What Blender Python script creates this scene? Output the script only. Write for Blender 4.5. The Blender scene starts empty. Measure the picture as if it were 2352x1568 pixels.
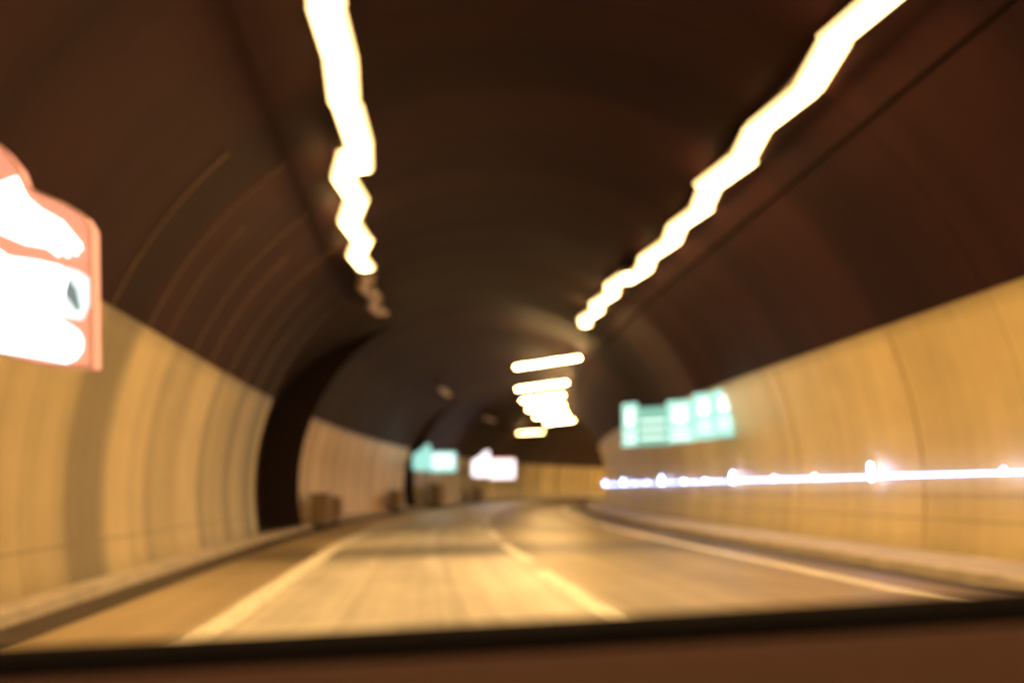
import bpy, bmesh, math, random
from mathutils import Vector, Matrix
random.seed(7)
C = bpy.context.scene.collection
scn = bpy.context.scene

# ------------------------------------------------------------------ camera
F_PX, YAW, PITCH, ROLL, S0, RAD = 1883.3251, 0.1113, 0.1753, 0.0198, 16.3498, 181.6632
cam_d = bpy.data.cameras.new('camera'); cam = bpy.data.objects.new('camera', cam_d); C.objects.link(cam)
cam_d.sensor_width = 36; cam_d.lens = F_PX/2352*36
cam_d.clip_start = 0.05; cam_d.clip_end = 1500
r0 = Vector((math.cos(YAW), -math.sin(YAW), 0)); f0 = Vector((math.sin(YAW), math.cos(YAW), 0)); z0 = Vector((0, 0, 1))
fwd = f0*math.cos(PITCH) + z0*math.sin(PITCH); up = -f0*math.sin(PITCH) + z0*math.cos(PITCH)
rr = r0*math.cos(ROLL) - up*math.sin(ROLL); uu = r0*math.sin(ROLL) + up*math.cos(ROLL)
M = Matrix(((rr.x, uu.x, -fwd.x, 0), (rr.y, uu.y, -fwd.y, 0), (rr.z, uu.z, -fwd.z, 1.25), (0, 0, 0, 1)))
cam.matrix_world = M
cam_d.dof.use_dof = True; cam_d.dof.focus_distance = 2.1; cam_d.dof.aperture_fstop = 1.05
scn.camera = cam
# ------------------------------------------------------------------ world, exposure (closed tunnel: no sun)
w = bpy.data.worlds.new('World'); scn.world = w; w.use_nodes = True
w.node_tree.nodes['Background'].inputs[0].default_value = (0.02, 0.012, 0.008, 1)
w.node_tree.nodes['Background'].inputs[1].default_value = 0.05
scn.view_settings.view_transform = 'Standard'; scn.view_settings.look = 'None'
scn.view_settings.exposure = 0.40; scn.view_settings.gamma = 1
try:
    scn.cycles.max_bounces = 8; scn.cycles.diffuse_bounces = 6; scn.cycles.use_light_tree = True
except Exception: pass
LAMP_COL = (1.0, 0.60, 0.22); LAMP_STR = 88.0

# ------------------------------------------------------------------ helpers
def P(s, off, z):
    a = max(s-S0, 0)/RAD
    x = RAD*(1-math.cos(a)); y = s if s < S0 else S0+RAD*math.sin(a)
    return Vector((x+off*math.cos(a), y-off*math.sin(a), z))
def heading(s): return -max(s-S0, 0)/RAD           # rotation about z of the local frame (x right, y forward)
def link(name, me, mat=None, parent=None):
    o = bpy.data.objects.new(name, me); C.objects.link(o)
    if mat:
        for m in (mat if isinstance(mat, (list, tuple)) else [mat]): me.materials.append(m)
    if parent: o.parent = parent
    return o
def finish(name, bm, mat=None, parent=None, smooth=False):
    me = bpy.data.meshes.new(name); bm.to_mesh(me); bm.free()
    if smooth:
        for p in me.polygons: p.use_smooth = True
    return link(name, me, mat, parent)
def tag(o, label, cat, group=None, kind=None):
    if label: o['label'] = label
    if cat: o['category'] = cat
    if group: o['group'] = group
    if kind: o['kind'] = kind
    return o
def empty(name, loc=(0, 0, 0), rz=0, rx=0):
    o = bpy.data.objects.new(name, None); C.objects.link(o); o.empty_display_size = .2
    o.location = loc; o.rotation_euler = (rx, 0, rz); return o
def box(bm, c, d, rz=0, mi=0, taper=0, bevel=0):
    r = bmesh.ops.create_cube(bm, size=1)
    for v in r['verts']:
        x, y, z = v.co.x*d[0], v.co.y*d[1], v.co.z*d[2]
        if taper and v.co.z < 0: x *= (1-taper)
        q = Matrix.Rotation(rz, 3, 'Z') @ Vector((x, y, z)); v.co = q+Vector(c)
    fs = set(f for v in r['verts'] for f in v.link_faces)
    for f in fs: f.material_index = mi
    if bevel:
        es = list(set(e for f in fs for e in f.edges))
        bmesh.ops.bevel(bm, geom=es, offset=bevel, segments=2, affect='EDGES')
def cyl(bm, a, b, r, n=12):
    a = Vector(a); b = Vector(b); d = b-a
    q = d.to_track_quat('Z', 'Y')
    res = bmesh.ops.create_cone(bm, cap_ends=True, segments=n, radius1=r, radius2=r, depth=d.length)
    for v in res['verts']: v.co = q @ v.co + (a+b)/2
def strip(name, s_list, prof, mat, parent=None, smooth=True, offs=None):
    """sweep a profile [(off,z)..] along the tunnel; uv = (s, arc length)"""
    bm = bmesh.new(); uvl = bm.loops.layers.uv.new('UVMap')
    rows = []; L = [0]
    for i in range(1, len(prof)):
        L.append(L[-1]+math.dist(prof[i], prof[i-1]))
    for s in s_list:
        rows.append([bm.verts.new(P(s, o, z)) for o, z in (offs(s, prof) if offs else prof)])
    for i in range(len(rows)-1):
        for j in range(len(prof)-1):
            f = bm.faces.new((rows[i][j], rows[i][j+1], rows[i+1][j+1], rows[i+1][j]))
            for l, (ss, jj) in zip(f.loops, ((i, j), (i, j+1), (i+1, j+1), (i+1, j))):
                l[uvl].uv = (s_list[ss], L[jj])
    o = finish(name, bm, mat, parent, smooth)
    return o
def frange(a, b, st):
    n = max(1, int(round((b-a)/st))); return [a+(b-a)*i/n for i in range(n+1)]

# ------------------------------------------------------------------ materials
def new_mat(name, col=(.5, .5, .5), rough=.6, metal=0, emit=None, estr=0, spec=.5):
    m = bpy.data.materials.new(name); m.use_nodes = True
    b = m.node_tree.nodes['Principled BSDF']
    b.inputs['Base Color'].default_value = (*col, 1); b.inputs['Roughness'].default_value = rough
    b.inputs['Metallic'].default_value = metal; b.inputs['Specular IOR Level'].default_value = spec
    if emit:
        b.inputs['Emission Color'].default_value = (*emit, 1); b.inputs['Emission Strength'].default_value = estr
    return m
class NT:
    def __init__(s, m): s.t = m.node_tree; s.b = s.t.nodes['Principled BSDF']
    def n(s, t, **k):
        o = s.t.nodes.new(t)
        for a, v in k.items(): setattr(o, a, v)
        return o
    def l(s, a, b): s.t.links.new(a, b)
    def noise(s, vec, scale3, scale=1, detail=4, rough=.6):
        mp = s.n('ShaderNodeMapping'); s.l(vec, mp.inputs[0]); mp.inputs['Scale'].default_value = scale3
        n = s.n('ShaderNodeTexNoise'); s.l(mp.outputs[0], n.inputs['Vector'])
        n.inputs['Scale'].default_value = scale; n.inputs['Detail'].default_value = detail; n.inputs['Roughness'].default_value = rough
        return n.outputs[0]
    def ramp(s, fac, stops):
        r = s.n('ShaderNodeValToRGB'); s.l(fac, r.inputs[0]); e = r.color_ramp.elements
        while len(e) < len(stops): e.new(.5)
        for el, (p, c) in zip(e, stops): el.position = p; el.color = (c, c, c, 1) if not isinstance(c, tuple) else (*c, 1)
        return r.outputs[0]
    def mix(s, mode, f, a, b):
        m = s.n('ShaderNodeMix', data_type='RGBA', blend_type=mode)
        for i, v in ((0, f), (6, a), (7, b)):
            if isinstance(v, (int, float)): m.inputs[i].default_value = v
            elif isinstance(v, tuple): m.inputs[i].default_value = (*v, 1)
            else: s.l(v, m.inputs[i])
        return m.outputs[2]
    def math(s, op, a, b=0):
        m = s.n('ShaderNodeMath', operation=op)
        for i, v in ((0, a), (1, b)):
            if isinstance(v, (int, float)): m.inputs[i].default_value = v
            else: s.l(v, m.inputs[i])
        return m.outputs[0]

def lining_mat(name, col, rough, streak_lo, streak_hi, seam=2.5, bumps=.02, hjoint=True):
    m = new_mat(name, col, rough); t = NT(m)
    uv = t.n('ShaderNodeUVMap').outputs[0]
    sep = t.n('ShaderNodeSeparateXYZ'); t.l(uv, sep.inputs[0])
    # wide vertical stains running down each panel joint, differing from panel to panel
    off = t.n('ShaderNodeMapping'); t.l(uv, off.inputs[0]); off.inputs['Location'].default_value = (5.2, 0, 0)
    st = t.noise(off.outputs[0], (.62, .012, 1), 1, 1.5, .45)
    st = t.ramp(st, [(.40, streak_lo), (.56, streak_hi)])
    st2 = t.noise(uv, (5.0, .12, 1), 1, 5, .6)
    st2 = t.ramp(st2, [(.3, .92), (.7, 1.04)])
    gr = t.noise(uv, (1.2, 1.2, 1), 1.0, 8, .65)
    gr = t.ramp(gr, [(.25, .86), (.75, 1.08)])
    c = t.mix('MULTIPLY', 1, col, st); c = t.mix('MULTIPLY', 1, c, st2); c = t.mix('MULTIPLY', 1, c, gr)
    # vertical panel joints
    fr = t.math('FRACT', t.math('DIVIDE', sep.outputs[0], seam))
    j = t.math('LESS_THAN', fr, .012)
    c = t.mix('MIX', t.math('MULTIPLY', j, .55), c, tuple(x*.35 for x in col))
    if hjoint:   # one dark horizontal joint low on the wall
        d = t.math('ABSOLUTE', t.math('SUBTRACT', sep.outputs[1], .52))
        k = t.math('LESS_THAN', d, .016)
        c = t.mix('MIX', t.math('MULTIPLY', k, .6), c, tuple(x*.35 for x in col))
        # splash dirt along the foot
        dd = t.ramp(t.math('ADD', sep.outputs[1], t.math('MULTIPLY', gr, .1)), [(.12, .62), (.42, 1.0)])
        c = t.mix('MULTIPLY', .6, c, dd)
        # darkens towards the upper edge of the cladding, ragged
        so = t.ramp(t.math('DIVIDE', t.math('ADD', sep.outputs[1], t.math('MULTIPLY', st, .12)), 5), [(.70, 1.0), (.79, .30)])
        c = t.mix('MULTIPLY', 1, c, so)
    t.l(c, t.b.inputs['Base Color'])
    bp = t.n('ShaderNodeBump'); bp.inputs['Strength'].default_value = .25; bp.inputs['Distance'].default_value = bumps
    t.l(t.noise(uv, (3, 3, 1), 3, 8, .6), bp.inputs['Height']); t.l(bp.outputs[0], t.b.inputs['Normal'])
    return m
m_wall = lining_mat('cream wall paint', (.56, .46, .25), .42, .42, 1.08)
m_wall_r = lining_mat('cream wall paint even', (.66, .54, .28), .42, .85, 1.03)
m_wall_far = lining_mat('pinkish wall paint', (.86, .62, .36), .45, .8, 1.1)  # colour lightened in place of lamp light on the wall past the bay
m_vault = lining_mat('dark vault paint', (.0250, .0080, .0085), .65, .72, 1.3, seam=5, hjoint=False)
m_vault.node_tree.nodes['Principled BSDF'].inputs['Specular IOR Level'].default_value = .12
m_recess = lining_mat('sooty bare concrete', (.030, .0135, .012), .9, .6, 1.2, seam=3, hjoint=False)  # shade of the unlit bay is put into this dark colour

def asphalt():
    m = new_mat('worn asphalt', (.2, .16, .11), .45); t = NT(m)
    uv = t.n('ShaderNodeUVMap').outputs[0]
    sep = t.n('ShaderNodeSeparateXYZ'); t.l(uv, sep.inputs[0])
    a = t.noise(uv, (9, 9, 1), 6, 6, .7); a = t.ramp(a, [(.3, .75), (.7, 1.2)])
    b = t.noise(uv, (.16, .35, 1), 1, 4, .55); b = t.ramp(b, [(.38, .72), (.6, 1.1)])
    st = t.noise(uv, (.05, 3.2, 1), 1, 4, .6); st = t.ramp(st, [(.35, .78), (.65, 1.12)])
    # the left lane is paler than the right one, the shoulders are darker
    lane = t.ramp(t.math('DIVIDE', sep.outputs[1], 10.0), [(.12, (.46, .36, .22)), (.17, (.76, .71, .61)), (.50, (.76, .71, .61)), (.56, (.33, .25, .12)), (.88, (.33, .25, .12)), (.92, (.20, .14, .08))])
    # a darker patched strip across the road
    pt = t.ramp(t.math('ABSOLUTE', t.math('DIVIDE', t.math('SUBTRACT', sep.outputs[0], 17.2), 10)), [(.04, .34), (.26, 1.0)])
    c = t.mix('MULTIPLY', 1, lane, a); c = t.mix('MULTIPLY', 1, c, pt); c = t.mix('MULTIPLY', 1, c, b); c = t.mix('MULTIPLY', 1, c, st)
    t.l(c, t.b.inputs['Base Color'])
    r = t.ramp(b, [(.0, .6), (1, .40)]); t.l(r, t.b.inputs['Roughness'])
    bp = t.n('ShaderNodeBump'); bp.inputs['Strength'].default_value = .35; bp.inputs['Distance'].default_value = .01
    t.l(t.noise(uv, (30, 30, 1), 4, 6, .7), bp.inputs['Height']); t.l(bp.outputs[0], t.b.inputs['Normal'])
    return m
def worn(name, col, rough, sc=3, lo=.7, hi=1.1, metal=0):
    m = new_mat(name, col, rough, metal); t = NT(m)
    tc = t.n('ShaderNodeTexCoord').outputs['Object']
    a = t.ramp(t.noise(tc, (1, 1, 1), sc, 8, .65), [(.3, lo), (.7, hi)])
    c = t.mix('MULTIPLY', 1, col, a); t.l(c, t.b.inputs['Base Color'])
    bp = t.n('ShaderNodeBump'); bp.inputs['Strength'].default_value = .2; bp.inputs['Distance'].default_value = .005
    t.l(t.noise(tc, (1, 1, 1), sc*12, 5, .6), bp.inputs['Height']); t.l(bp.outputs[0], t.b.inputs['Normal'])
    return m
m_asph = asphalt()
def line_paint():
    m = new_mat('worn road paint', (.62, .58, .48), .5); t = NT(m)
    uv = t.n('ShaderNodeUVMap').outputs[0]
    a = t.ramp(t.noise(uv, (2, 6, 1), 2, 7, .7), [(.34, .55), (.5, 1.0)])
    t.l(t.mix('MULTIPLY', 1, (.95, .92, .80), a), t.b.inputs['Base Color']); return m
m_line = line_paint()
m_kerb = worn('pale kerb concrete', (.52, .46, .38), .7, 2.5, .7, 1.1)
m_walk = worn('grey walkway concrete', (.46, .41, .36), .75, 1.5, .7, 1.1)
m_gut = worn('dark gutter concrete', (.055, .04, .032), .7, 2, .6, 1.3)
m_metal = worn('grey lamp metal', (.16, .14, .12), .45, 5, .8, 1.1, .6)
m_dark = worn('dark painted steel', (.03, .024, .022), .5, 5, .7, 1.2)
m_cab = worn('brown painted cabinet', (.34, .23, .12), .6, 4, .75, 1.1)
m_dash = worn('brown dashboard vinyl', (.060, .030, .024), .9, 60, .9, 1.08); m_dash.node_tree.nodes['Principled BSDF'].inputs['Specular IOR Level'].default_value = .04
m_trim = new_mat('black rubber trim', (.0022, .0012, .0022), .95, spec=.05)
m_soot = new_mat('sooty steel', (.008, .005, .004), .95, spec=.05)
m_shell = worn('tunnel end concrete', (.05, .035, .025), .8, 1)

def glow_mat(name, col, s, rib=0):
    m = new_mat(name, tuple(min(.8, x*.25) for x in col), .4, emit=col, estr=s)
    if rib:
        t = NT(m); tc = t.n('ShaderNodeTexCoord').outputs['Object']
        sep = t.n('ShaderNodeSeparateXYZ'); t.l(tc, sep.inputs[0])
        f = t.math('SINE', t.math('MULTIPLY', sep.outputs[1], rib))  # bands along the lens draw the flicker stripes of the light trail
        # lamp is brighter down its middle; white core and orange edges are put into the emission
        ax = t.math('ABSOLUTE', sep.outputs[0])
        core = t.ramp(t.math('MULTIPLY', ax, 3.6), [(.05, 1.0), (.30, .28), (.62, .05), (.82, .018)])
        k = t.math('MULTIPLY', t.math('MULTIPLY', t.math('ADD', t.math('MULTIPLY', f, .16), .84), core), s)
        t.l(k, t.b.inputs['Emission Strength'])
    return m
m_lamp = glow_mat('warm lamp lens', LAMP_COL, LAMP_STR, 60)
m_lamp_dim = glow_mat('faint warm lamp lens', (1.0, .55, .25), .3, 60)
m_lamp_far = glow_mat('bright warm lamp lens', LAMP_COL, LAMP_STR*1.3, 60)
m_lamp_bend = glow_mat('bright warm lamp lens past the bend', LAMP_COL, LAMP_STR*4, 60)  # boosted output of unseen added lamps lights the far wall
m_led = glow_mat('cold white led', (.34, .44, 1.0), 45)
m_ledtrail = glow_mat('cold white guide tube', (.40, .50, 1.0), 10)

# ------------------------------------------------------------------ tunnel
CX, CZ, CR = 1.725, 1.5, 6.262
KZ = .14
def arc(z_or_ang0, ang1, n):
    return [(CX+CR*math.cos(a), CZ+CR*math.sin(a)) for a in frange(z_or_ang0, ang1, (ang1-z_or_ang0)/n)]
a_foot = math.asin((KZ-.02-CZ)/CR); a_band = math.asin((3.73-CZ)/CR)
left_wall = arc(math.pi-a_foot, math.pi-a_band, 14)
right_wall = arc(a_foot, a_band, 14)
vault = arc(math.pi-a_band, a_band, 40)
tun = empty('tunnel', P(0, 1.7, 0))
tag(tun, 'curving road tunnel with cream lower walls, one dark niche and a dark brown vault', 'tunnel')
def part(o): o.parent = tun; o.matrix_parent_inverse = Matrix.Translation(-Vector(tun.location)); return o
SB, SE = -34, 150
RA, RB = 22.6, 28.4      # the wide dark bay in the left wall
RC, RD = 51.2, 54.2
def seg(a, b): return frange(a, b, 1.0 if b-a > 2 else .5)
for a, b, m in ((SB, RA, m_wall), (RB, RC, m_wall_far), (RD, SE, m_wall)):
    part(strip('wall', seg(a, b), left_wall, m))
part(strip('wall', seg(SB, SE), right_wall, m_wall_r))
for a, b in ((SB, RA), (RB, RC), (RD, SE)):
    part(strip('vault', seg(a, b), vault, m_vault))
# recessed bays: the lining steps outward on the left, running out over the crown
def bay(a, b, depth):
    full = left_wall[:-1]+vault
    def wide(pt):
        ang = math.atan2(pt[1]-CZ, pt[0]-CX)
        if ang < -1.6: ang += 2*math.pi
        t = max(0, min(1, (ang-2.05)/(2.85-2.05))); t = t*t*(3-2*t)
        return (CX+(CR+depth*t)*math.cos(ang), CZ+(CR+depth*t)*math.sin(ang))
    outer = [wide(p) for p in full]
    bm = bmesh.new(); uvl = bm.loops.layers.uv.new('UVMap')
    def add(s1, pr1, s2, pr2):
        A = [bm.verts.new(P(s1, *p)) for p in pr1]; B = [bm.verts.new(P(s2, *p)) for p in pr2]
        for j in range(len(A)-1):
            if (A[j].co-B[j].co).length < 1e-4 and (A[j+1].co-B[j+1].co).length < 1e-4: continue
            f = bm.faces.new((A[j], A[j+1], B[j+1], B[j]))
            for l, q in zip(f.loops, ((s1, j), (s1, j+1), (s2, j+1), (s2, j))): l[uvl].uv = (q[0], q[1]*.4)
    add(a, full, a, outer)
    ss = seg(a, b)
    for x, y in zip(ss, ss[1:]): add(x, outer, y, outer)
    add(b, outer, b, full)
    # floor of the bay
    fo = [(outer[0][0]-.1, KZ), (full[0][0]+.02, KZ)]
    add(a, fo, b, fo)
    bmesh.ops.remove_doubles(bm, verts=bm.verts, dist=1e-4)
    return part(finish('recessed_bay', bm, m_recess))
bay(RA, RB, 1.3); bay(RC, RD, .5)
# bulkheads closing the far and rear ends beyond sight
for s in (SB, SE):
    bm = bmesh.new(); vs = [bm.verts.new(P(s, *p)) for p in left_wall[:-1]+vault+right_wall[::-1][1:]]
    bm.faces.new(vs); part(finish('bulkhead', bm, m_shell))
# arch ribs: thin light seams over the vault and the walls
def rib(s, wdt, prof, mat, dep=.03):
    bm = bmesh.new()
    inn = [(CX+(p[0]-CX)*(1-dep/CR), CZ+(p[1]-CZ)*(1-dep/CR)) for p in prof]
    ouu = [(CX+(p[0]-CX)*1.002, CZ+(p[1]-CZ)*1.002) for p in prof]
    rings = [[bm.verts.new(P(s+d, *p)) for p in pr] for d, pr in ((-wdt/2, ouu), (-wdt/2, inn), (wdt/2, inn), (wdt/2, ouu))]
    for A, B in zip(rings, rings[1:]):
        for j in range(len(A)-1): bm.faces.new((A[j], A[j+1], B[j+1], B[j]))
    return part(finish('rib', bm, mat))
m_rib = worn('pale seam strip', (.12, .075, .035), .5, 3)
m_ribr = worn('joint strip tan', (.42, .33, .17), .6, 3)
m_ribd = worn('dark joint strip', (.17, .13, .07), .6, 3)
full = left_wall[:-1]+vault+right_wall[::-1][1:]
for s, n in ((11.2, 8), (12.7, 10), (13.6, 7), (15.2, 10), (16.4, 8), (17.9, 11), (19.3, 8), (20.6, 9), (22.1, 9), (34.5, 9), (40.5, 9)): rib(s, .035, vault[:n], m_rib, .02)
for s in (12.5, 16.9, 24, 31): rib(s, .05, right_wall, m_ribr, .01)

# ------------------------------------------------------------------ ground, road, kerbs
def struct(o, kind='structure'): o['kind'] = kind; return o
SS = seg(SB, SE)
struct(strip('ground', SS, [(-8.5, -.03), (-4, -.03), (7, -.03), (11.5, -.03)], m_gut, smooth=False))
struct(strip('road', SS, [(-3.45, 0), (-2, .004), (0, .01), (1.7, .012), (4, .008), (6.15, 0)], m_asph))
struct(strip('gutter_left', SS, [(-4.05, -.006), (-3.448, -.004)], m_gut))
struct(strip('gutter_right', SS, [(6.148, -.004), (6.57, -.006)], m_gut))
struct(strip('kerb_left', SS, [(-4.05, -.02), (-4.07, KZ-.02), (-4.09, KZ), (-4.42, KZ+.004)], m_kerb, smooth=False))
struct(strip('kerb_right', SS, [(6.86, KZ+.004), (6.60, KZ), (6.585, KZ-.02), (6.57, -.02)], m_kerb, smooth=False))
struct(strip('walkway_right', SS, [(7.95, KZ), (6.858, KZ)], m_walk, smooth=False))
def marking(name, a, b, o1, o2, wob=0):
    bm = bmesh.new(); uvl = bm.loops.layers.uv.new('UVMap')
    ss = frange(a, b, .5); prev = None
    for s in ss:
        k1 = random.uniform(-wob, wob); k2 = random.uniform(-wob, wob)
        row = (s, bm.verts.new(P(s, o1+k1, .017)), bm.verts.new(P(s, o2+k2, .017)))
        if prev:
            f = bm.faces.new((prev[1], prev[2], row[2], row[1]))
            for l, u in zip(f.loops, ((prev[0], o1), (prev[0], o2), (s, o2), (s, o1))): l[uvl].uv = u
        prev = row
    o = finish(name, bm, m_line); struct(o); return o
marking('edge_line_left', SB, SE, -2.06, -1.76, .012)
marking('edge_line_right', SB, SE, 5.25, 5.47, .01)
dash = [(-12, -6), (-2, 2.6), (5.6, 12.6), (14.2, 18.4)]

s = 20.5
while s < 120: dash.append((s, s+4)); s += 9
for a, b in dash: marking('lane_dash', a, b, 1.66, 1.90, .035)

# ------------------------------------------------------------------ ceiling lamps
ORD = ['nearest', 'second', 'third', 'fourth', 'fifth', 'sixth', 'seventh', 'eighth', 'ninth', 'tenth', 'eleventh', 'twelfth', 'thirteenth', 'fourteenth', 'fifteenth']
def ceiling_lamp(s1, s2, off, z, lit, label, group, shift=0, yaw=0, wd=.46):
    sm = (s1+s2)/2; L = s2-s1
    p = P(sm, off+shift, z)
    root = empty('ceiling_lamp', p, heading(sm)+yaw)
    tag(root, label, 'ceiling lamp', group)
    bm = bmesh.new(); box(bm, (0, 0, .085), (wd*.7, L, .10), bevel=.012)
    # end caps and latch clips
    finish('housing', bm, m_metal, root)
    for e in (-1, 1):
        bm = bmesh.new(); box(bm, (0, e*(L/2+.03), .045), (wd*.75, .06, .13), bevel=.01)
        finish('end_cap', bm, m_metal, root)
    for e in (-.35, .35):
        for sx in (-1, 1):
            bm = bmesh.new(); cyl(bm, (sx*wd*.35, e*L, .12), (sx*wd*.35, e*L, .55), .014, 8)
            finish('hanger', bm, m_dark, root)
    n = max(2, int(round(L/1.15))); seg_l = L/n
    for i in range(n):
        y = -L/2+seg_l*(i+.5)
        bm = bmesh.new(); box(bm, (0, 0, 0), (wd, seg_l-.02, .09), taper=.22, bevel=.015)
        d = finish('diffuser', bm, (m_lamp_bend if s1 > 90 else m_lamp_far if s1 > 28 else m_lamp) if lit else m_lamp_dim, root)
        amp = .03 if sm < 9 else (.10 if sm < 28 else .02)  # zigzag shapes the lenses like the shaken light trails of the lamps
        za, zb = ((-1)**i*amp, -(-1)**i*amp)
        d.location = (random.uniform(-.04, .04), y, -.02)
        d.rotation_euler = (0, 0, math.atan2(za-zb, seg_l))
    return root
LZ = 6.45
right = [(-26, -20), (-17, -11), (-8.5, -2.5), (.5, 6.2), (7.4, 13.4), (12.2, 20.2), (19.6, 26.2)]+[(c-1.7, c+1.7) for c in (33, 41, 46.8, 52.6, 58.6, 65, 98, 106, 114, 122, 130, 138)]  # lamps past the bend are unseen, added to light the far wall
names_r = ['behind', 'behind', 'behind', 'overhead', 'long warm ceiling lamp running out of the picture at the upper right', 'warm ceiling lamp in the right row overlapping the end of the one at the upper right edge',
 'warm ceiling lamp in the right row just before the wide dark gap']
NEARR = ['glowing lamp behind the car at the rear end of the right row', 'glowing lamp behind the car, second from the rear of the right row', 'glowing lamp just behind the car in the right row', 'glowing lamp straight above the car in the right row',
 'long warm ceiling lamp running out of the picture at the upper right', 'glowing right-row lamp just after the one at the top right edge', 'last glowing right-row lamp before the dark bay in the wall',
 'first of the slanting lamps in the right row, nearest the dark bay']
for i, (a, b) in enumerate(right):
    lb = NEARR[i] if i < 8 else '%s glowing right-row lamp counted beyond the dark bay in the wall' % (ORD+['sixteenth'])[i-8].replace('nearest', 'first')
    if i < 7: ceiling_lamp(a, b, 5.15, LZ, True, lb, 'lit lamps in the right ceiling row', shift=[-.1, .14][i % 2] if i > 3 else 0, yaw=-.02 if i in (4, 5) else 0)
    else: ceiling_lamp(a, b, 4.3, 6.2, True, lb, 'lit lamps in the right ceiling row', yaw=.80, wd=.07 if i < 13 else .3)  # slant and length follow the smeared light trails of the far lamps
left = [(-24, -18), (-15, -9), (-6, 0), (2.5, 13.0), (12.2, 19.2), (19.8, 24.4), (43, 46.6), (62, 66), (79, 82.4), (124, 127), (136, 140)]
names_l = {0: 'glowing lamp behind the car at the rear end of the left row', 1: 'glowing lamp behind the car, second from the rear of the left row', 2: 'glowing lamp just behind the car in the left row',
 9: 'hidden lamp of the left row, first past the bend', 10: 'hidden lamp of the left row, last past the bend', 3: 'broad glowing ceiling lamp running out of the top edge left of centre', 4: 'glowing ceiling lamp continuing the left row, ending above the dark bay',
 5: 'nearly dark ceiling lamp beyond the two glowing ones of the left row', 6: 'faint small ceiling lamp far down the left side of the vault', 7: 'unlit ceiling lamp farther on in the left row', 8: 'lone farthest glowing lamp low over the bend of the tunnel'}
for i, (a, b) in enumerate(left):
    lb = names_l[i]
    ceiling_lamp(a, b, -1.0, LZ, i in (0, 1, 2, 3, 4) or i >= 8, lb, 'lamps in the left ceiling row', shift={4: -.3, 5: -.45}.get(i, 0), yaw={4: .03, 8: 1.2}.get(i, 0), wd=.46 if i < 8 else .26)
# cable tray along the vault, right of the lamps
ct = strip('cable_tray', frange(SB, 110, 1), [(6.0, 6.1), (6.0, 6.04), (6.13, 6.02), (6.13, 6.1)], m_soot, smooth=False)
tag(ct, 'dark cable tray running along the vault right of the lamps', 'cable tray')

# ------------------------------------------------------------------ guide lights on the right wall
led_s = [(5.6, 13.9), (13.96, 20.7), (20.76, 28.5), (28.56, 37.6), (37.66, 50.0)]
lab = ['long white guide light on the right wall running out of the right edge', 'white guide light on the right wall, second from the right edge',
       'white guide light on the right wall below the green panel sign', 'white guide light on the right wall beyond the green panel sign', 'farthest white guide light where the right wall bends away']
for i, (a, b) in enumerate(led_s):
    root = empty('guide_light', P((a+b)/2, 7.86, 1.3)); tag(root, lab[i], 'guide light', 'white guide lights along the right wall')
    inv = Matrix.Translation(-root.location)
    zz = 1.31-.01*i
    def tube(name, s_list, rad, mat, off, z):
        prof = [(off+rad*math.cos(t), z+rad*math.sin(t)) for t in [k*math.pi/4 for k in range(9)]]
        o = strip(name, s_list, prof[::-1], mat); o.parent = root; o.matrix_parent_inverse = inv; return o
    tube('light_tube', frange(a, b, .5), .010, m_ledtrail, 7.80, zz)  # tube draws the light trail of a single guide lamp along the wall
    for s in frange(a+.3, b-.3, 2.4):
        bm = bmesh.new(); cyl(bm, P(s, 7.97, zz), P(s, 7.8, zz), .012, 8)
        o = finish('bracket', bm, m_metal); o.parent = root; o.matrix_parent_inverse = inv
    # bright lamp head at the far end of the tube
    for s, hh in ((b-.15, .26), (b-(b-a)*.42, .07), (b-(b-a)*.72, .07)):
        bm = bmesh.new(); box(bm, (0, 0, 0), (.03, .045, hh), bevel=.008)
        o = finish('lamp_head', bm, m_led, root); q = P(s, 7.80, zz+hh*.3)
        o.location = q-root.location; o.rotation_euler = (0, 0, heading(s))

# ------------------------------------------------------------------ signs
def poly_prism(bm, pts, y0, y1):
    """pts in (x,z); prism between y0 (front) and y1"""
    A = [bm.verts.new((x, y0, z)) for x, z in pts]; B = [bm.verts.new((x, y1, z)) for x, z in pts]
    bm.faces.new(A); bm.faces.new(B[::-1])
    n = len(pts)
    for i in range(n): bm.faces.new((A[i], B[i], B[(i+1) % n], A[(i+1) % n]))
    bmesh.ops.recalc_face_normals(bm, faces=bm.faces)
def unpx(x, y, dist):
    d = rr*(x-1176)/F_PX + uu*(784-y)/F_PX + fwd
    d = d/(d.dot(f0)); return Vector((0, 0, 1.25))+d*dist
def stroke(pts, w):
    """open polyline -> rounded outline (x,z)"""
    L_, R_ = [], []
    for i, p in enumerate(pts):
        a = Vector(pts[max(i-1, 0)]); b = Vector(pts[min(i+1, len(pts)-1)]); d = (b-a).normalized(); n = Vector((-d.y, d.x))
        ww = w[i] if isinstance(w, (list, tuple)) else w
        L_.append(tuple(Vector(p)+n*ww)); R_.append(tuple(Vector(p)-n*ww))
    d = (Vector(pts[-1])-Vector(pts[-2])).normalized(); n = Vector((-d.y, d.x)); ww = w[-1] if isinstance(w, (list, tuple)) else w
    cap = [tuple(Vector(pts[-1])+(n*math.cos(t)+d*math.sin(t))*ww) for t in (.5, 1.0, 1.57, 2.14, 2.64)]
    return L_+cap+R_[::-1]
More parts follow.
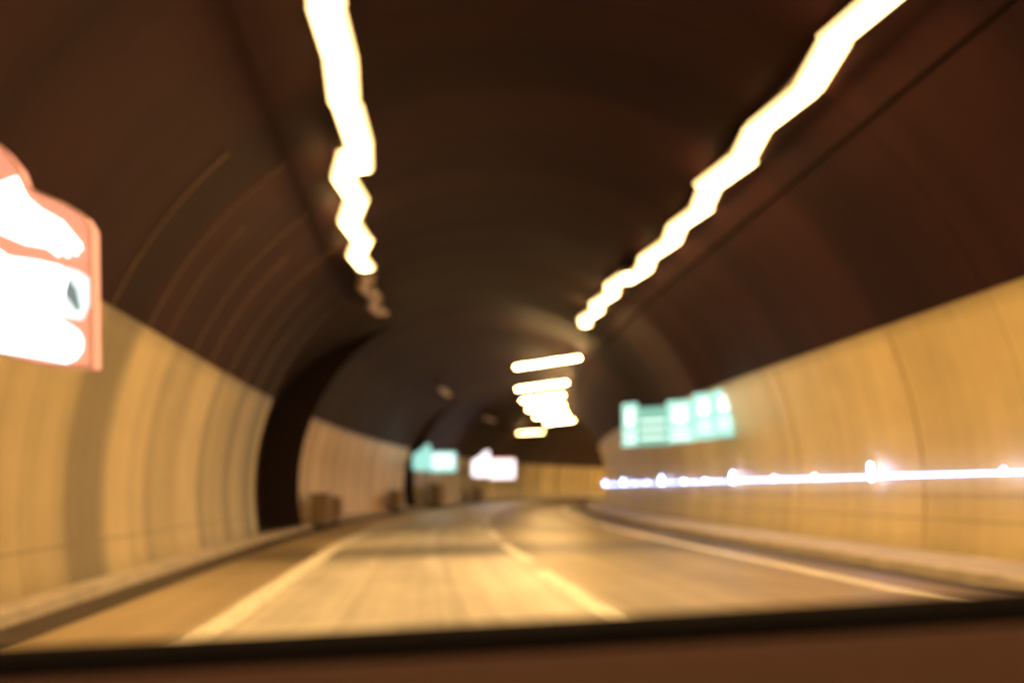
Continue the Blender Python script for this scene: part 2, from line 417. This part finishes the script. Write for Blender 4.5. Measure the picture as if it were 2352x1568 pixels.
# big orange sign at the left, hung across the wall at about 8 m
m_or = glow_mat('orange light box', (1.0, .36, .22), .75)
m_wh = glow_mat('white light box', (.93, .97, 1.0), 2.6)
m_pale = glow_mat('pale blue light box', (.72, .90, .92), 1.05)
m_grey = glow_mat('grey print on light box', (.30, .40, .40), .45)
m_edge = worn('pinkish sign rim', (.62, .40, .34), .4, 6)
D = 6.7; o0 = unpx(210, 843, D)
sg = empty('emergency_phone_sign', o0, -YAW); tag(sg, 'large orange light box sign with white symbols at the left edge', 'sign')
pm = D/F_PX*1.0
def L2(x, y):
    q = unpx(x, y, D)-o0; q = Matrix.Rotation(YAW, 3, 'Z') @ q; return (q.x, q.z)
outline = [(211, 843), (100, 838), (-22, 806), (-22, 318), (8, 345), (38, 382), (52, 420), (80, 440), (150, 470), (190, 494), (207, 522)]
bm = bmesh.new(); poly_prism(bm, [L2(*p) for p in outline], 0, .16); finish('light_box', bm, m_or, sg)
bm = bmesh.new()
ol = [Vector((L2(*p)[0], 0, L2(*p)[1])) for p in outline]
for a, b in zip(ol, ol[1:]+ol[:1]): cyl(bm, a, b, .012, 8)
finish('rim', bm, m_edge, sg)
def sign_shape(name, pts, mat, y0=-.012, y1=-.002):
    bm = bmesh.new(); poly_prism(bm, [L2(*p) for p in pts], y0, y1); return finish(name, bm, mat, sg)
sign_shape('symbol', [(-20, 596), (40, 600), (120, 606), (180, 622), (207, 640), (207, 700), (190, 735), (60, 722), (-20, 712)], m_pale, -.010)
sign_shape('symbol', [(-20, 560), (20, 590), (90, 600), (140, 612), (158, 640), (140, 715), (60, 726), (-20, 735)], m_wh, -.016, -.0101)
sign_shape('symbol', stroke([(150, 645), (165, 672), (180, 708)], [11, 14, 6]), m_grey, -.014, -.0101)
sign_shape('symbol', stroke([(-6, 425), (20, 490), (75, 520), (130, 540), (172, 566)], [50, 56, 44, 34, 16]), m_wh, -.020, -.003)
for k, (x, y) in enumerate(((188, 572), (178, 584), (160, 588), (138, 586))):
    sign_shape('symbol', stroke([(x-50, y-34), (x-18, y-16), (x, y)], [6, 5, 4]), m_wh, -.024-k*.002, -.0205)
sign_shape('symbol', stroke([(-20, 770), (40, 772), (110, 775), (150, 790)], [34, 42, 50, 44]), m_wh, -.022, -.0165)
for z in (2.6, 3.3):
    bm = bmesh.new()
    a = Matrix.Rotation(YAW, 3, 'Z') @ (Vector((-4.4, 7.5, z))-o0); b = Vector((-.5, .08, z-o0.z)); cyl(bm, a, b, .03, 10)
    finish('bracket', bm, m_dark, sg)

def green_sign(name, label, outl, D, body, subs, wall_off, s_wall, cat='sign'):
    ref = unpx(*outl[0], D)
    root = empty(name, ref, -YAW); tag(root, label, cat)
    def loc(x, y):
        q = Matrix.Rotation(YAW, 3, 'Z') @ (unpx(x, y, D)-ref); return (q.x, q.z)
    for nm, pts, mat, y0, y1 in body+subs:
        bm = bmesh.new(); poly_prism(bm, [loc(*p) for p in pts], y0, y1); finish(nm, bm, mat, root)
    bm = bmesh.new(); cx, cz = loc(*outl[1])
    a = Vector((cx, .12, cz)); b = Matrix.Rotation(YAW, 3, 'Z') @ (P(s_wall, wall_off, a.z+ref.z)-ref)
    cyl(bm, a, b, .035, 10); finish('bracket', bm, m_dark, root)
    bm = bmesh.new(); cyl(bm, a+Vector((0, 0, -.3)), b+Vector((0, 0, -.3)), .035, 10); finish('bracket', bm, m_dark, root)
    return root
m_gr = glow_mat('teal light box', (.22, .60, .50), .62)
m_gr2 = glow_mat('pale teal light box', (.36, .78, .68), .85)
m_gw = glow_mat('white green light box', (.80, 1.0, .95), 1.25)
m_pk = glow_mat('white pink light box', (1.0, .88, .92), 1.6)
m_rd = glow_mat('red rim of light box', (1.0, .35, .25), .7)
body, subs = [], []
secs = [(1430, 927, 1465, 1026, 1), (1465, 936, 1533, 1024, 0), (1533, 920, 1594, 1018, 1), (1594, 903, 1641, 1011, 1), (1641, 894, 1685, 1005, 1)]  # stepped sections are shaped after the smeared copies of one lit sign
for k, (x0, y0, x1, y1, b) in enumerate(secs):
    dy = -4 if x1-x0 > 50 else -3
    body.append(('panel', [(x0, y0), (x1-.6, y0+dy), (x1-.6, y1+dy), (x0, y1)], m_gr2 if b else m_gr, -.03 if b else 0, .14))
    cx = (x0+x1)/2; wdt = (x1-x0)
    if b:
        # white pictogram block on the upper half, two lines of white lettering below
        subs.append(('symbol', [(x0+wdt*.2, y0+14), (cx+wdt*.2, y0+10), (cx+wdt*.25, y0+46), (cx, y0+54), (x0+wdt*.15, y0+48)], m_gw, -.045, -.031))
        for q in (68, 84):
            subs.append(('lettering', [(x0+wdt*.15, y0+q), (x1-wdt*.15, y0+q-3), (x1-wdt*.15, y0+q+3), (x0+wdt*.15, y0+q+6)], m_gw, -.042, -.031))
    else:
        for q in (30, 50, 70):
            subs.append(('lettering', [(x0+6, y0+q-2), (x1-6, y0+q-5), (x1-6, y0+q), (x0+6, y0+q+3)], m_gw, -.012, -.001))
green_sign('exit_sign', 'wide stepped green and white lit panel sign on the right wall above the guide lights', [(1430, 1026), (1660, 950)], 21.0, body, subs, 7.95, 22.2)
def small_sign(name, label, x, y, D, mb, mm, mside, rim=None):
    b = [('side_panel', [(x, y+22), (x+22, y+8), (x+31, y-2), (x+40, y-2), (x+41, y+57), (x+20, y+58), (x, y+56)], mside, -.02, .2),  # left panel is added in the shape of the lit sign's smear
         ('panel', [(x+41, y+15), (x+99, y+15), (x+99, y+61), (x+41, y+62)], mb, -.03, .25)]
    s = [('symbol', [(x+46, y+20), (x+94, y+20), (x+94, y+52), (x+46, y+53)], mm, -.07, -.031)]
    if rim: s.append(('border', [(x+41, y+14.8), (x+99, y+14.8), (x+99, y+18), (x+41, y+18)], rim, -.09, -.071))
    wo = -4.5
    # nearest station along the left wall to the sign
    q = unpx(x, y+40, D); best = min(frange(20, 110, .5), key=lambda t: (P(t, wo, q.z)-q).length)
    return green_sign(name, label, [(x, y+56), (x+20, y+40)], D, b, s, wo, best)
small_sign('exit_sign', 'small green and white lit sign hanging at the left wall before the bend', 948, 1022, 50.0, m_gr2, m_gw, m_gr2)
small_sign('phone_sign', 'small white and pink lit sign beyond the small green sign', 1084, 1037, 66.0, m_pk, m_pk, m_pk, m_rd)

# ------------------------------------------------------------------ cabinets on the left kerb
def cabinet(s, off, wd, dp, h, label):
    root = empty('utility_cabinet', P(s, off, 0), heading(s)); tag(root, label, 'cabinet', 'brown cabinets along the left wall')
    bm = bmesh.new(); box(bm, (0, 0, h/2+.1), (dp, wd, h-.2), bevel=.02); finish('body', bm, m_cab, root)
    bm = bmesh.new(); box(bm, (0, 0, .05), (dp*.9, wd*.95, .1)); finish('plinth', bm, m_gut, root)
    bm = bmesh.new(); box(bm, (0, 0, h+.02), (dp+.06, wd+.08, .05), bevel=.01); finish('lid', bm, m_dark, root)
    bm = bmesh.new(); box(bm, (dp/2+.012, 0, h/2+.1), (.02, wd*.86, h-.36), bevel=.006)
    d = finish('door', bm, m_cab, root)
    bm = bmesh.new(); box(bm, (dp/2+.035, -wd*.3, h/2+.1), (.03, .03, .16), bevel=.006); finish('handle', bm, m_dark, d)
cabinet(29.3, -3.95, 1.1, .55, 1.12, 'brown utility cabinet at the far edge of the wide dark bay')
cabinet(32.0, -4.0, .7, .45, .95, 'lower brown cabinet just past the wide dark bay')
cabinet(46.5, -3.95, 1.7, .5, 1.15, 'wide brown cabinet against the left wall before the small green sign')
cabinet(57.5, -3.7, 2.2, .8, 1.5, 'tall dark cabinet below the small green sign')
cabinet(72.0, -3.8, 1.6, .7, 1.2, 'far cabinet below the small white and pink sign')

# ------------------------------------------------------------------ dashboard of the car
db = empty('car_dashboard', (0, .6, .8)); tag(db, 'dark brown car dashboard with a black front edge along the bottom of the picture', 'dashboard')
def dash_pt(x, y, dist): return unpx(x, y, dist)
def loft(name, rows, mat):
    bm = bmesh.new(); R_ = [[bm.verts.new(Vector(p)-db.location) for p in r] for r in rows]
    for A, B in zip(R_, R_[1:]):
        for j in range(len(A)-1): bm.faces.new((A[j], B[j], B[j+1], A[j+1]))
    bmesh.ops.recalc_face_normals(bm, faces=bm.faces)
    return finish(name, bm, mat, db, True)
xs = [-700, -300, 0, 300, 600, 900, 1200, 1500, 1800, 2100, 2352, 2700, 3100]
edge = []
for x in xs:
    y = 1494-.0555*x + 6*math.cos((x-1176)/1176*1.4)-3
    edge.append(unpx(x, y, .80))
def sh(r, dy, dz): return [p+Vector((0, dy, dz)) for p in r]
loft('trim', [sh(edge, .05, -.30), sh(edge, .05, -.02), sh(edge, .035, -.004), sh(edge, .012, 0), sh(edge, -.055, -.003), sh(edge, -.070, -.014), sh(edge, -.070, -.06)], m_trim)
loft('pad', [sh(edge, -.068, -.035), sh(edge, -.076, -.012), sh(edge, -.13, -.010), sh(edge, -.25, -.012), sh(edge, -.40, -.03), sh(edge, -.47, -.08), sh(edge, -.48, -.35)], m_dash)
